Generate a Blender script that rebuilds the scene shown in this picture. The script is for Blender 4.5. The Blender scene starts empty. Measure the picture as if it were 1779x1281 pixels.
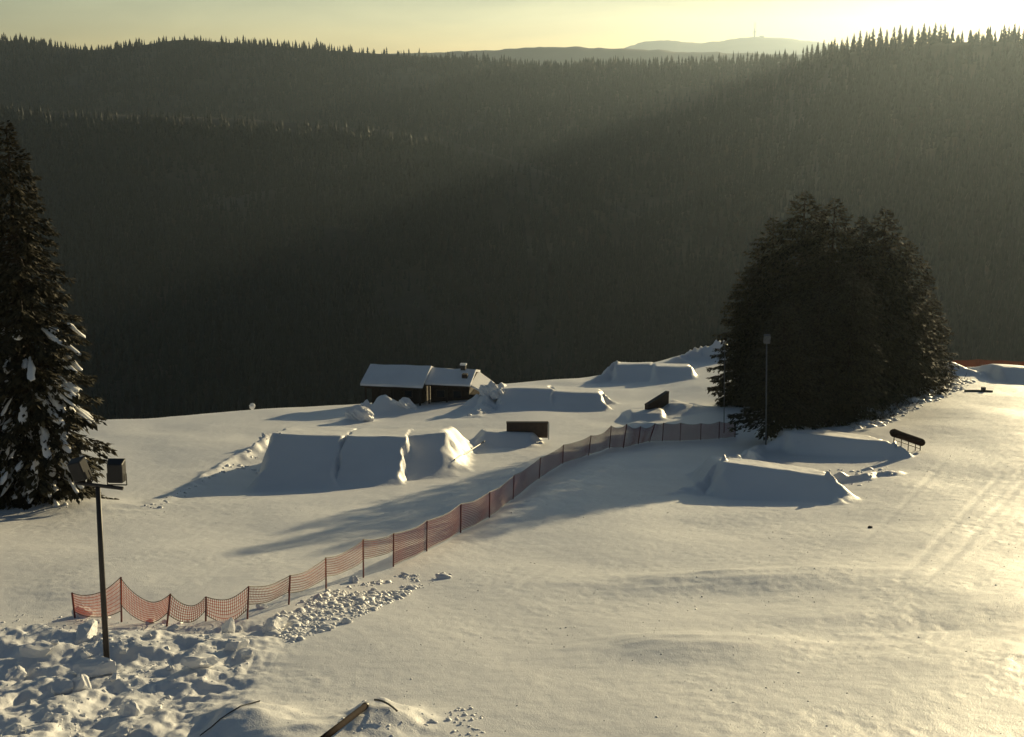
import bpy, math, random
import numpy as np
from mathutils import Vector, Matrix

# ------------------------------------------------------------------ camera, sky, sun, exposure
scene = bpy.context.scene
COL = scene.collection
F_PX, CU, CV = 2300.0, 889.5, 640.5            # pinhole of the photograph (1779 x 1281)
PITCH = math.atan(540.5 / F_PX)
cam_data = bpy.data.cameras.new('camera')
cam_data.sensor_width = 36.0
cam_data.lens = 36.0 * F_PX / 1779.0
cam_data.clip_start = 0.5
cam_data.clip_end = 40000
cam = bpy.data.objects.new('camera', cam_data)
COL.objects.link(cam)
cam.rotation_euler = (math.radians(90) - PITCH, 0, 0)
scene.camera = cam

SUN_AZ, SUN_EL = math.radians(30.0), math.radians(6.6)
S_DIR = Vector((math.sin(SUN_AZ) * math.cos(SUN_EL), math.cos(SUN_AZ) * math.cos(SUN_EL), math.sin(SUN_EL)))
world = bpy.data.worlds.new('World')
scene.world = world
world.use_nodes = True
wn = world.node_tree
bg = wn.nodes['Background']
sky = wn.nodes.new('ShaderNodeTexSky')
sky.sky_type = 'NISHITA'
sky.sun_disc = False
sky.sun_elevation = SUN_EL
sky.sun_rotation = SUN_AZ
sky.altitude = 700
sky.air_density = 0.8
sky.dust_density = 0.2
sky.ozone_density = 0.5
# thin uneven high cloud all over the sky
tcw = wn.nodes.new('ShaderNodeTexCoord'); mpw = wn.nodes.new('ShaderNodeMapping'); mpw.inputs['Scale'].default_value = (2.2, 2.2, 9.0)
nzw = wn.nodes.new('ShaderNodeTexNoise'); nzw.inputs['Scale'].default_value = 3.0; nzw.inputs['Detail'].default_value = 6; nzw.inputs['Distortion'].default_value = 0.6
crw = wn.nodes.new('ShaderNodeValToRGB'); crw.color_ramp.elements[0].position = 0.42; crw.color_ramp.elements[1].position = 0.75
crw.color_ramp.elements[0].color = (0.94, 0.95, 0.96, 1); crw.color_ramp.elements[1].color = (1.22, 1.20, 1.16, 1)
mulw = wn.nodes.new('ShaderNodeMix'); mulw.data_type = 'RGBA'; mulw.blend_type = 'MULTIPLY'; mulw.inputs[0].default_value = 1.0
wn.links.new(tcw.outputs['Generated'], mpw.inputs[0]); wn.links.new(mpw.outputs[0], nzw.inputs['Vector']); wn.links.new(nzw.outputs['Fac'], crw.inputs[0])
wn.links.new(sky.outputs[0], mulw.inputs['A']); wn.links.new(crw.outputs[0], mulw.inputs['B'])
wn.links.new(mulw.outputs['Result'], bg.inputs[0])
bg.inputs[1].default_value = 0.056

sun_data = bpy.data.lights.new('sun', 'SUN')
sun_data.energy = 5.0
sun_data.angle = math.radians(0.5)
sun_data.color = (1.0, 0.81, 0.46)
sun = bpy.data.objects.new('sun', sun_data)
COL.objects.link(sun)
sun.rotation_euler = S_DIR.to_track_quat('Z', 'Y').to_euler()
sun.location = (60, 110, 40)

vs = scene.view_settings
vs.view_transform = 'Standard'
vs.look = 'None'
vs.gamma = 1.0
vs.use_curve_mapping = False
vs.exposure = 0.22
scene.cycles.use_denoising = True
scene.cycles.max_bounces = 5
scene.cycles.diffuse_bounces = 3
scene.cycles.transparent_max_bounces = 8
scene.cycles.volume_bounces = 0
HAZE_DENSITY = 0.000046

rng = np.random.default_rng(7)
random.seed(7)

# ------------------------------------------------------------------ small tools
def ray(u, v):
    dx, dy = (u - CU) / F_PX, -(v - CV) / F_PX
    c, s = math.cos(PITCH), math.sin(PITCH)
    return np.array([dx, c + dy * s, -s + dy * c])

def at_depth(u, v, y):
    d = ray(u, v)
    return d * (y / d[1])

_perm = np.random.default_rng(3).permutation(4096)
_val = np.random.default_rng(4).random(4096) * 2 - 1
def vnoise(x, y, seed=0):
    x = np.asarray(x, float); y = np.asarray(y, float)
    xi = np.floor(x).astype(np.int64); yi = np.floor(y).astype(np.int64)
    fx = x - xi; fy = y - yi
    fx = fx * fx * fx * (fx * (fx * 6 - 15) + 10); fy = fy * fy * fy * (fy * (fy * 6 - 15) + 10)
    def g(a, b):
        return _val[_perm[(_perm[(a + seed * 131) & 4095] + b) & 4095]]
    return ((g(xi, yi) * (1 - fx) + g(xi + 1, yi) * fx) * (1 - fy)
            + (g(xi, yi + 1) * (1 - fx) + g(xi + 1, yi + 1) * fx) * fy)
def fbm(x, y, octv=4, seed=0, gain=0.5):
    s = 0; a = 1.0
    for i in range(octv):
        s = s + a * vnoise(x * 2 ** i + 17.3 * i, y * 2 ** i - 9.1 * i, seed + i)
        a *= gain
    return s
def sstep(a, b, x):
    t = np.clip((x - a) / (b - a), 0, 1)
    return t * t * (3 - 2 * t)

def mesh_obj(name, verts, faces, mat, parent=None, smooth=False):
    me = bpy.data.meshes.new(name)
    verts = np.asarray(verts, dtype=np.float32)
    if isinstance(faces, np.ndarray):
        n, k = faces.shape
        me.vertices.add(len(verts)); me.vertices.foreach_set('co', verts.ravel())
        me.loops.add(n * k); me.loops.foreach_set('vertex_index', faces.astype(np.int32).ravel())
        me.polygons.add(n); me.polygons.foreach_set('loop_start', np.arange(0, n * k, k, dtype=np.int32))
        me.update(calc_edges=True)
    else:
        me.from_pydata([tuple(map(float, p)) for p in verts], [], faces)
        me.update()
    if smooth:
        me.polygons.foreach_set('use_smooth', np.ones(len(me.polygons), dtype=bool))
    if mat is not None:
        me.materials.append(mat)
    o = bpy.data.objects.new(name, me)
    COL.objects.link(o)
    if parent is not None:
        o.parent = parent
    return o

def empty(name, loc, rz=0.0):
    o = bpy.data.objects.new(name, None)
    COL.objects.link(o)
    o.location = tuple(map(float, loc)); o.rotation_euler = (0, 0, rz)
    o.empty_display_size = 0.5
    return o

def tag(o, label=None, cat=None, group=None, kind=None):
    if label: o['label'] = label
    if cat: o['category'] = cat
    if group: o['group'] = group
    if kind: o['kind'] = kind
    return o

class MB:
    """collects simple shapes for one mesh"""
    def __init__(self): self.v = []; self.f = []
    def add(self, v, f):
        n = len(self.v)
        self.v += [tuple(map(float, p)) for p in v]; self.f += [tuple(i + n for i in q) for q in f]
        return self
    def box(self, c, s, rot=None):
        x, y, z = s[0] / 2, s[1] / 2, s[2] / 2
        p = [Vector(q) for q in ((-x,-y,-z),(x,-y,-z),(x,y,-z),(-x,y,-z),(-x,-y,z),(x,-y,z),(x,y,z),(-x,y,z))]
        if rot is not None: p = [rot @ q for q in p]
        return self.add([q + Vector(c) for q in p], [(0,3,2,1),(4,5,6,7),(0,1,5,4),(1,2,6,5),(2,3,7,6),(3,0,4,7)])
    def tube(self, pts, r, n=8, cap=True):
        pts = [Vector(p) for p in pts]
        rs = r if hasattr(r, '__len__') else [r] * len(pts)
        v = []; f = []
        for i, p in enumerate(pts):
            d = (pts[min(i + 1, len(pts) - 1)] - pts[max(i - 1, 0)]).normalized()
            a = d.cross(Vector((0, 0, 1)))
            if a.length < 1e-3: a = Vector((1, 0, 0))
            a.normalize(); b = d.cross(a)
            for k in range(n):
                t = 2 * math.pi * k / n
                v.append(p + (a * math.cos(t) + b * math.sin(t)) * rs[i])
        for i in range(len(pts) - 1):
            for k in range(n):
                k2 = (k + 1) % n
                f.append((i * n + k, i * n + k2, (i + 1) * n + k2, (i + 1) * n + k))
        if cap:
            f.append(tuple(range(n - 1, -1, -1))); f.append(tuple(range((len(pts) - 1) * n, len(pts) * n)))
        return self.add(v, f)
    def prism(self, poly, y0, y1):       # poly in x,z extruded along y
        n = len(poly)
        v = [(p[0], y0, p[1]) for p in poly] + [(p[0], y1, p[1]) for p in poly]
        f = [tuple(range(n)), tuple(range(2 * n - 1, n - 1, -1))]
        for i in range(n):
            j = (i + 1) % n
            f.append((i, i + n, j + n, j))
        return self.add(v, f)
    def build(self, name, mat, parent=None, smooth=False):
        return mesh_obj(name, self.v, self.f, mat, parent, smooth)

# ------------------------------------------------------------------ materials
def new_mat(name):
    m = bpy.data.materials.new(name); m.use_nodes = True
    nt = m.node_tree
    return m, nt, nt.nodes['Principled BSDF']
def simple(name, col, rough=0.7, var=0.25, scale=3.0, bump=0.0, metal=0.0, spec=0.5):
    m, nt, b = new_mat(name)
    tc = nt.nodes.new('ShaderNodeTexCoord'); nz = nt.nodes.new('ShaderNodeTexNoise')
    nz.inputs['Scale'].default_value = scale; nz.inputs['Detail'].default_value = 6
    nt.links.new(tc.outputs['Object'], nz.inputs['Vector'])
    r = nt.nodes.new('ShaderNodeValToRGB')
    r.color_ramp.elements[0].position = 0.3; r.color_ramp.elements[1].position = 0.7
    r.color_ramp.elements[0].color = tuple(c * (1 - var) for c in col) + (1,)
    r.color_ramp.elements[1].color = tuple(min(1, c * (1 + var)) for c in col) + (1,)
    nt.links.new(nz.outputs['Fac'], r.inputs[0]); nt.links.new(r.outputs[0], b.inputs['Base Color'])
    b.inputs['Roughness'].default_value = rough; b.inputs['Metallic'].default_value = metal
    b.inputs['Specular IOR Level'].default_value = spec
    if bump:
        bp = nt.nodes.new('ShaderNodeBump'); bp.inputs['Strength'].default_value = bump; bp.inputs['Distance'].default_value = 0.02
        nt.links.new(nz.outputs['Fac'], bp.inputs['Height']); nt.links.new(bp.outputs[0], b.inputs['Normal'])
    return m

def snow_material(name, bump=1.0):
    m, nt, b = new_mat(name)
    tc = nt.nodes.new('ShaderNodeTexCoord')
    def noise(scale, detail, rough=0.55):
        n = nt.nodes.new('ShaderNodeTexNoise'); n.inputs['Scale'].default_value = scale
        n.inputs['Detail'].default_value = detail; n.inputs['Roughness'].default_value = rough
        nt.links.new(tc.outputs['Object'], n.inputs['Vector']); return n
    big, fine, grain = noise(0.22, 4), noise(2.2, 6, 0.65), noise(30, 3)
    r = nt.nodes.new('ShaderNodeValToRGB')
    r.color_ramp.elements[0].position = 0.25; r.color_ramp.elements[0].color = (0.74, 0.745, 0.76, 1)
    r.color_ramp.elements[1].position = 0.75; r.color_ramp.elements[1].color = (0.87, 0.87, 0.87, 1)
    nt.links.new(big.outputs['Fac'], r.inputs[0]); nt.links.new(r.outputs[0], b.inputs['Base Color'])
    b.inputs['Roughness'].default_value = 0.5
    b.inputs['Specular IOR Level'].default_value = 0.45
    mx = nt.nodes.new('ShaderNodeMath'); mx.operation = 'MULTIPLY_ADD'; mx.inputs[1].default_value = 0.45
    nt.links.new(grain.outputs['Fac'], mx.inputs[0]); nt.links.new(fine.outputs['Fac'], mx.inputs[2])
    bp = nt.nodes.new('ShaderNodeBump'); bp.inputs['Strength'].default_value = 0.36 * bump; bp.inputs['Distance'].default_value = 0.09
    nt.links.new(mx.outputs[0], bp.inputs['Height']); nt.links.new(bp.outputs[0], b.inputs['Normal'])
    return m

def foliage_material(name, dark, light, translucent=0.15):
    m, nt, b = new_mat(name)
    g = nt.nodes.new('ShaderNodeNewGeometry')
    r = nt.nodes.new('ShaderNodeValToRGB')
    r.color_ramp.elements[0].color = dark + (1,); r.color_ramp.elements[1].color = light + (1,)
    nt.links.new(g.outputs['Random Per Island'], r.inputs[0]); nt.links.new(r.outputs[0], b.inputs['Base Color'])
    b.inputs['Roughness'].default_value = 0.75; b.inputs['Specular IOR Level'].default_value = 0.2
    if translucent:
        tr = nt.nodes.new('ShaderNodeBsdfTranslucent'); mix = nt.nodes.new('ShaderNodeMixShader')
        mix.inputs[0].default_value = translucent
        nt.links.new(r.outputs[0], tr.inputs[0]); nt.links.new(b.outputs[0], mix.inputs[1]); nt.links.new(tr.outputs[0], mix.inputs[2])
        nt.links.new(mix.outputs[0], nt.nodes['Material Output'].inputs[0])
    return m

def net_material(name, col):
    m, nt, b = new_mat(name)
    tc = nt.nodes.new('ShaderNodeTexCoord'); nz = nt.nodes.new('ShaderNodeTexNoise'); nz.inputs['Scale'].default_value = 1.3
    nt.links.new(tc.outputs['Object'], nz.inputs['Vector'])
    r = nt.nodes.new('ShaderNodeValToRGB')
    r.color_ramp.elements[0].position = 0.3; r.color_ramp.elements[1].position = 0.7
    r.color_ramp.elements[0].color = tuple(c * 0.75 for c in col) + (1,); r.color_ramp.elements[1].color = col + (1,)
    nt.links.new(nz.outputs['Fac'], r.inputs[0]); nt.links.new(r.outputs[0], b.inputs['Base Color'])
    b.inputs['Roughness'].default_value = 0.6
    tr = nt.nodes.new('ShaderNodeBsdfTranslucent'); mix = nt.nodes.new('ShaderNodeMixShader'); mix.inputs[0].default_value = 0.35
    nt.links.new(r.outputs[0], tr.inputs[0]); nt.links.new(b.outputs[0], mix.inputs[1]); nt.links.new(tr.outputs[0], mix.inputs[2])
    nt.links.new(mix.outputs[0], nt.nodes['Material Output'].inputs[0])
    return m

M_SNOW = snow_material('snow')
M_SNOW_LUMP = snow_material('snow_lump', 0.7)
M_NEEDLE = foliage_material('spruce_needles', (0.014, 0.014, 0.009), (0.085, 0.072, 0.040))
M_NEEDLE_FAR = foliage_material('far_spruce', (0.028, 0.035, 0.030), (0.037, 0.043, 0.036), 0.0)
M_BARK = simple('bark', (0.045, 0.032, 0.022), 0.9, 0.4, 6, 0.6)
M_FLOOR = simple('forest_floor', (0.045, 0.042, 0.034), 0.95, 0.5, 0.02)
M_FAR_HILL = simple('far_hill', (0.05, 0.055, 0.045), 0.95, 0.3, 0.004)
M_IRON = simple('dark_painted_steel', (0.025, 0.020, 0.018), 0.5, 0.3, 4, 0.1)
M_LAMP = simple('lamp_housing', (0.022, 0.021, 0.024), 0.5, 0.15, 3, 0.05, 0, .25)
M_GREY = simple('galvanised_steel', (0.30, 0.31, 0.33), 0.45, 0.2, 5, 0.1, 0.3)
M_POLE = simple('weathered_pole', (0.11, 0.115, 0.125), 0.6, 0.2, 5, 0.1, 0.0, .3)
M_TIMBER = simple('dark_timber', (0.045, 0.030, 0.020), 0.85, 0.4, 5, 0.4)
M_BOARD = simple('brown_board', (0.055, 0.034, 0.024), 0.6, 0.3, 4, 0.2)
M_RUST = simple('rusty_pipe', (0.030, 0.018, 0.014), 0.9, 0.35, 5, 0.3, 0, .1)
M_GLASS = simple('dark_window', (0.01, 0.011, 0.013), 0.12, 0.1, 2)
M_POST = simple('red_post', (0.13, 0.028, 0.028), 0.5, 0.2, 3, 0.05)
M_NET_RED = net_material('red_net', (0.25, 0.042, 0.05))
M_NET_ORANGE = net_material('orange_net', (0.46, 0.11, 0.06))
M_NET_BROWN = net_material('brown_net', (0.16, 0.05, 0.025))
M_CORD = simple('net_cord', (0.07, 0.05, 0.02), 0.7, 0.2, 3)
M_STONE = simple('stone', (0.06, 0.055, 0.05), 0.9, 0.3, 6, 0.3)
M_TWIG = foliage_material('dry_brush', (0.025, 0.018, 0.012), (0.09, 0.065, 0.04), 0.0)

# ------------------------------------------------------------------ the snow slope (one height field)
_PY = np.array([-30, 0, 10, 20, 30, 40, 50, 60, 70, 80, 90, 100, 110, 120, 130, 140, 160, 200, 420.])
_PZ = np.array([-3, -8, -10.5, -12.9, -15.1, -17.3, -19.5, -21.6, -23.5, -25.3, -27.0, -28.5, -29.9, -31.2, -32.4, -33.5, -35.6, -39.5, -60.])
_CX = np.array([-140, -45, -32, -12, -1, 8, 22, 30, 37, 60, 140.])
_CZ = np.array([-3, .5, .6, .7, 1.2, 1.2, 2.3, 3.1, 3.3, 2.6, 0.0])
_KX = np.array([-140, -45, -32, -12.6, -1, 8, 19, 24, 30, 37.5, 45, 60, 140])
_KY = np.array([85, 98, 103, 116, 124, 129, 143, 146, 137, 122, 124, 127, 130.])
def _lut(xs, ys, lo, hi, sm):
    g = np.linspace(lo, hi, 2000); v = np.interp(g, xs, ys)
    k = max(1, int(sm / ((hi - lo) / 2000))); ker = np.hanning(2 * k + 1); ker /= ker.sum()
    v = np.convolve(np.pad(v, k, mode='edge'), ker, 'valid')
    return g, v
_gp = _lut(_PY, _PZ, -30, 420, 8); _gc = _lut(_CX, _CZ, -140, 140, 9); _gk = _lut(_KX, _KY, -140, 140, 3)
def base_h(x, y):
    z = np.interp(y, *_gp) + np.interp(x, *_gc)
    d = y - np.interp(x, *_gk)
    z = z - 0.34 * np.logaddexp(0, d / 1.2) * 1.2
    z = z + 0.22 * vnoise(x * 0.09 + 3, y * 0.07, 11) + 0.10 * vnoise(x * 0.23, y * 0.2 + 5, 12)
    return z
_T = np.arange(12, 220, 0.05)
def hit(u, v, h=None, lift=0.0):
    """where the sight line of a photograph point meets the slope"""
    d = ray(u, v); p = _T[:, None] * (d / d[1])[None]
    k = np.nonzero(p[:, 2] < (h or base_h)(p[:, 0], p[:, 1]) + lift)[0]
    return p[k[0]] if len(k) else p[-1]

FEATURES = []       # (kind, data)
def kicker(a, b, H, L, D, Ld, s=0.7, pw=1.6, wob=0.25, seed=0):
    P = hit(*a, lift=H[0])
    Q = at_depth(*b, P[1] + H[1])                      # H[1]: how much farther the right end of the lip stands
    H = (H[0], float(np.clip(Q[2] - base_h(Q[0], Q[1]), .35 * H[0], 1.3 * H[0])))
    FEATURES.append(('kick', P[:2], Q[:2], H, L, D, Ld, s, pw, wob, seed))
def ridge(pts, hs, w, lump=0.5, seed=0, far=None):
    FEATURES.append(('ridge', np.array([hit(*p, lift=h_ * .9)[:2] for p, h_ in zip(pts, hs)]), np.array(hs, float), w, lump, seed, far or w))
def mound(p, H, rx, ry=None, rot=0.0):
    FEATURES.append(('mound', hit(*p)[:2], H, rx, ry or rx, rot))

# ramps, each seen from its run-in: (lip left, lip right, height, ramp, deck, landing)
kicker((478, 752), (592, 757), (2.7, .2), 6.0, 6, 6, 0.9, 1.25, .2, 1)
kicker((603, 757), (703, 758), (2.32, .3), 5.2, 6, 6, 0.4, 1.25, .15, 2)
kicker((710, 757), (766, 752), (2.0, .5), 4.8, 5, 6, 2.0, 1.25, .25, 3)
kicker((872, 675), (957, 676), (1.4, 0), 3.8, 4, 6, 0.7, 1.1, .2, 4)
kicker((964, 679), (1044, 683), (1.38, 0), 3.6, 4, 6, 0.7, 1.1, .2, 5)
kicker((1070, 634), (1133, 632), (1.4, 0), 4.0, 3, 6, 0.7, 1.1, .2, 6)
kicker((1140, 636), (1198, 637), (1.2, 0), 3.6, 3, 6, 0.7, 1.1, .2, 7)
kicker((842, 750), (922, 752), (.85, 0), 2.2, 2.0, 3, 0.9, 1.1, .2, 8)
kicker((1098, 717), (1148, 718), (.55, 0), 1.6, 1.5, 3, 0.5, 1.1, .15, 9)
kicker((1376, 750), (1545, 767), (1.15, -5.5), 2.4, 5, 5, 0.5, 1.1, .15, 10)
kicker((1262, 803), (1438, 826), (1.5, -3.5), 3.1, 4, 4, 1.0, 1.05, .2, 11)
kicker((1738, 637), (1840, 641), (1.1, 0), 3.0, 3, 6, 0.6, 1.1, .2, 12)
ridge([(478, 752), (440, 775), (395, 800), (340, 838), (268, 874)], [.9, .40, .25, .14, .06], 0.40, 0.35, 1)
mound((792, 782), .35, 1.0, 1.8)
ridge([(872, 676), (850, 695), (822, 722)], [1.3, .6, .15], 0.55, 0.5, 5)
ridge([(1046, 683), (1064, 698)], [1.0, .2], 0.5, 0.5, 6)
ridge([(1070, 634), (1030, 662)], [1.3, .2], 0.6, 0.5, 7)
ridge([(1440, 826), (1490, 826), (1545, 818)], [.5, .25, .2], 0.4, 0.7, 8)
ridge([(1376, 750), (1320, 775), (1262, 803)], [1.1, .3, 1.3], 0.4, 0.35, 9)
ridge([(1262, 803), (1215, 835), (1185, 855)], [1.5, .6, .15], 0.45, 0.5, 17)
ridge([(1545, 767), (1575, 790)], [.7, .15], 0.4, 0.6, 10)
ridge([(1440, 826), (1452, 850), (1462, 872)], [1.1, .5, .1], 0.3, 0.3, 11)
ridge([(1180, 622), (1215, 607), (1250, 598)], [.6, 1.1, 1.6], 1.4, 0.6, 12)
mound((1652, 630), 1.5, 1.2, 2.0)
ridge([(1652, 632), (1690, 645), (1700, 650)], [.9, .4, .2], 1.0, 0.3, 13)
mound((668, 714), 1.3, 1.3, 1.5); mound((700, 716), 0.4, 1.0)
mound((612, 730), 0.3, 1.3, 1.3)
ridge([(840, 690), (872, 672)], [0.9, 0.9], 1.2, .6, 14)
mound((1115, 745), 0.5, 1.5)
mound((1170, 715), 0.8, 2.2)
mound((430, 1258), 0.42, .9, 1.0); mound((660, 1258), .45, .8, .9)
mound((520, 1300), 0.35, 1.4, 1.2)
mound((1250, 1010), 0.28, 4.0, 1.6)
mound((1200, 1120), 0.22, 2.5, 1.2)
mound((1600, 1090), -0.25, 5, 2.0)
mound((60, 880), 0.5, 4, 2.0)
ridge([(690, 985), (760, 955), (860, 905), (900, 880), (960, 850), (1030, 812), (1090, 790)], [.05, .1, .2, .3, .3, .2, .1], 1.3, 0.2, 15)
ridge([(-60, 1105), (40, 1100), (130, 1105), (215, 1120), (300, 1125), (400, 1120)], [.5, .45, .4, .3, .2, .1], 1.4, 0.3, 16)
TRACKS = [((1560, 1010), (1740, 820)), ((1610, 1010), (1778, 835)), ((1500, 940), (1640, 800)), ((895, 1030), (960, 985))]
_tracks = [(hit(*a)[:2], hit(*b)[:2]) for a, b in TRACKS]

def seg_dist(x, y, A, B):
    d = B - A; L2 = d @ d
    t = np.clip(((x - A[0]) * d[0] + (y - A[1]) * d[1]) / L2, 0, 1)
    return np.hypot(x - A[0] - t * d[0], y - A[1] - t * d[1]), t

_fp = [hit(*p)[:2] for p in ((0, 1050), (420, 1085), (470, 1120), (300, 1281), (0, 1281))]
_YF = hit(210, 1081)[1]
def churn(x, y):
    """1 where the snow bank round the lamp post is trampled and lumpy"""
    a = sstep(_YF - .3, _YF - 2.4, y - .12 * (x + 11)) * sstep(-4.9, -6.8, x) * sstep(19, 22, y)
    return a
def height(x, y):
    x = np.asarray(x, float); y = np.asarray(y, float)
    z = base_h(x, y)
    up = np.zeros_like(z); add = np.zeros_like(z)
    for ft in FEATURES:
        if ft[0] == 'kick':
            _, P, Q, H, L, D, Ld, s, pw, wob, sd = ft
            w = (Q[0] - P[0]) / 2
            lx = x - (P[0] + Q[0]) / 2
            ly = y - (P[1] + (Q[1] - P[1]) * np.clip((lx + w) / (2 * w), -.3, 1.3))
            m = (np.abs(lx) < w + s + 1) & (ly > -L - 1) & (ly < D + Ld + 1)
            if not m.any(): continue
            a, b = lx[m], ly[m]
            a = a + wob * fbm(a * .5 + sd * 7, b * .8, 3, sd); b = b + 0.05 * vnoise(a * 0.8, b * 0 + sd, sd)
            fs = sstep(0, 1, np.clip((w + s - np.abs(a)) / s, 0, 1))
            ramp = np.clip((b + L) / L, 0, 1) ** pw
            f = np.where(b < 0, ramp, np.where(b < D, 1 - 0.02 * b, np.clip(1 - 0.02 * D - (b - D) / Ld, 0, 1)))
            up[m] = np.maximum(up[m], (H[0] + (H[1] - H[0]) * np.clip((a + w) / (2 * w), 0, 1)) * f * fs)
        elif ft[0] == 'ridge':
            _, pts, hs, w, lump, sd, wf = ft
            lo = pts.min(0) - 3 * wf - 1; hi = pts.max(0) + 3 * wf + 1
            m = (x > lo[0]) & (x < hi[0]) & (y > lo[1]) & (y < hi[1])
            if not m.any(): continue
            a, b = x[m], y[m]; best = np.zeros_like(a)
            jx = a + lump * 0.8 * vnoise(a * 1.1, b * 1.1, 20 + sd); jy = b + lump * 0.8 * vnoise(a * 1.1 + 9, b * 1.1, 40 + sd)
            for i in range(len(pts) - 1):
                d, t = seg_dist(jx, jy, pts[i], pts[i + 1])
                hh = hs[i] * (1 - t) + hs[i + 1] * t
                e = pts[i + 1] - pts[i]
                sgn = e[0] * (jy - pts[i][1]) - e[1] * (jx - pts[i][0])
                best = np.maximum(best, hh * np.exp(-(d / np.where(sgn < 0, wf, w)) ** 2))
            best = best * (1 + lump * 0.55 * fbm(a * 1.3, b * 1.3, 3, 60 + sd))
            up[m] = np.maximum(up[m], best)
        else:
            _, c, H, rx, ry, rot = ft
            m = (np.abs(x - c[0]) < 3 * max(rx, ry)) & (np.abs(y - c[1]) < 3 * max(rx, ry))
            if not m.any(): continue
            a, b = (x[m] - c[0]) / rx, (y[m] - c[1]) / ry
            add[m] += H * np.exp(-(a * a + b * b)) * (1 + .25 * vnoise(a * 2.5, b * 2.5, 5))
    z = z + up + add
    for A, B in _tracks:
        d, t = seg_dist(x, y, A, B)
        z = z - 0.007 * np.exp(-((d / 0.16) ** 2)) + 0.003 * np.exp(-(((d - .3) / 0.15) ** 2))
    near = sstep(150, 90, y)
    z = z + near * (0.05 * vnoise(x * 0.28, y * 0.22, 69) + 0.010 * fbm(x * 0.9, y * 0.7, 3, 70) + 0.004 * vnoise(x * 4.2, y * 3.2, 75))
    patch = sstep(.05, .5, fbm(x * .22 + 40, y * .16, 3, 91)) * sstep(80, 60, y)
    z = z + patch * 0.007 * fbm(x * 3.3, y * 2.8, 3, 92, .6)
    ch = churn(x, y)
    n1 = fbm(x * 0.95 + 31, y * 0.8, 4, 80, .55)
    n2 = np.abs(vnoise(x * 1.5, y * 1.2 + 7, 85))
    z = z + ch * (0.12 * n1 + 0.13 * (0.35 - n2) + 0.045 * np.abs(vnoise(x * 4, y * 3.4, 88)))
    return z

ang = np.concatenate([np.linspace(-75, -26, 40)[:-1], np.linspace(-26, 26, 900), np.linspace(26, 75, 40)[1:]]) * math.pi / 180
rad = np.concatenate([np.linspace(2, 20, 20)[:-1], np.geomspace(20, 165, 760), np.geomspace(165, 420, 30)[1:]])
A_, R_ = np.meshgrid(ang, rad)
gx = (R_ * np.tan(np.clip(A_, -1.31, 1.31)) * 1.0); gy = R_.copy()
# spread: columns run away from the viewpoint, rows across the slope
gx = np.where(np.abs(gx) > 160, np.sign(gx) * (160 + (np.abs(gx) - 160) * 0.15), gx)
gz = height(gx.ravel(), gy.ravel()).reshape(gx.shape)
nr, nc = gx.shape
idx = np.arange(nr * nc).reshape(nr, nc)
faces = np.stack([idx[:-1, :-1], idx[:-1, 1:], idx[1:, 1:], idx[1:, :-1]], -1).reshape(-1, 4)
slope = mesh_obj('snow_slope', np.stack([gx, gy, gz], -1).reshape(-1, 3), faces, M_SNOW, smooth=True)
tag(slope, kind='structure', label='wide snow covered slope falling away into the valley')

def ground(u, v):
    return hit(u, v, height)
def gz_at(x, y):
    return float(height(np.array([x]), np.array([y]))[0])

# ------------------------------------------------------------------ far hills
def hill(name, us, vs_, Ds, foot_d, foot_z, mat, rows=60, cols=160, rough=8.0, seed=0, drop=0.0, back=0.35):
    """ridge given by photo points with distances; foot near the valley"""
    uu = np.linspace(us[0], us[-1], cols)
    vv = np.interp(uu, us, vs_) ; DD = np.interp(uu, us, Ds)
    k = np.hanning(9); k /= k.sum()
    sm = lambda a: np.convolve(np.pad(a, 4, mode='edge'), k, 'valid')
    vv = sm(vv); DD = sm(DD)
    if mat is M_FAR_HILL: vv = vv + 1.3 * fbm(uu * .035, uu * 0 + seed, 4, seed, .65)
    R = np.array([at_depth(u, v, d) for u, v, d in zip(uu, vv, DD)]); R[:, 2] -= drop
    fd = np.interp(uu, us, foot_d) if hasattr(foot_d, '__len__') else np.full(cols, float(foot_d))
    s = np.concatenate([np.linspace(0, 1, rows), 1 + np.linspace(0, .5, 12)[1:]])
    tx = (uu - CU) / F_PX
    Y = fd[None] + (R[:, 1] - fd)[None] * s[:, None]
    X = tx[None] * Y
    prof = np.where(s < 1, s ** 0.92, 1 - (s - 1) * back * 2)
    Z = foot_z + (R[:, 2] - foot_z)[None] * 1.0 * prof[:, None]
    Z = np.where(s[:, None] > 1, R[:, 2][None] - (s[:, None] - 1) * (R[:, 2] - foot_z)[None] * back * 2, Z)
    Z = Z + rough * fbm(X * .006, Y * .006, 3, seed) * (np.clip(s, 0, 1) * (1 - np.clip(s, 0, 1)) * 4)[:, None]
    n, m = X.shape
    ix = np.arange(n * m).reshape(n, m)
    fc = np.stack([ix[:-1, :-1], ix[:-1, 1:], ix[1:, 1:], ix[1:, :-1]], -1).reshape(-1, 4)
    o = mesh_obj(name, np.stack([X, Y, Z], -1).reshape(-1, 3), fc, mat, smooth=True)
    tag(o, kind='structure')
    return X, Y, Z, s

def grid_sample(G, a, b):
    """bilinear in grid index space"""
    X, Y, Z, s = G
    i = np.clip(a.astype(int), 0, X.shape[0] - 2); j = np.clip(b.astype(int), 0, X.shape[1] - 2)
    fa, fb = a - i, b - j
    def q(W): return (W[i, j] * (1 - fa) + W[i + 1, j] * fa) * (1 - fb) + (W[i, j + 1] * (1 - fa) + W[i + 1, j + 1] * fa) * fb
    return q(X), q(Y), q(Z)

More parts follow.
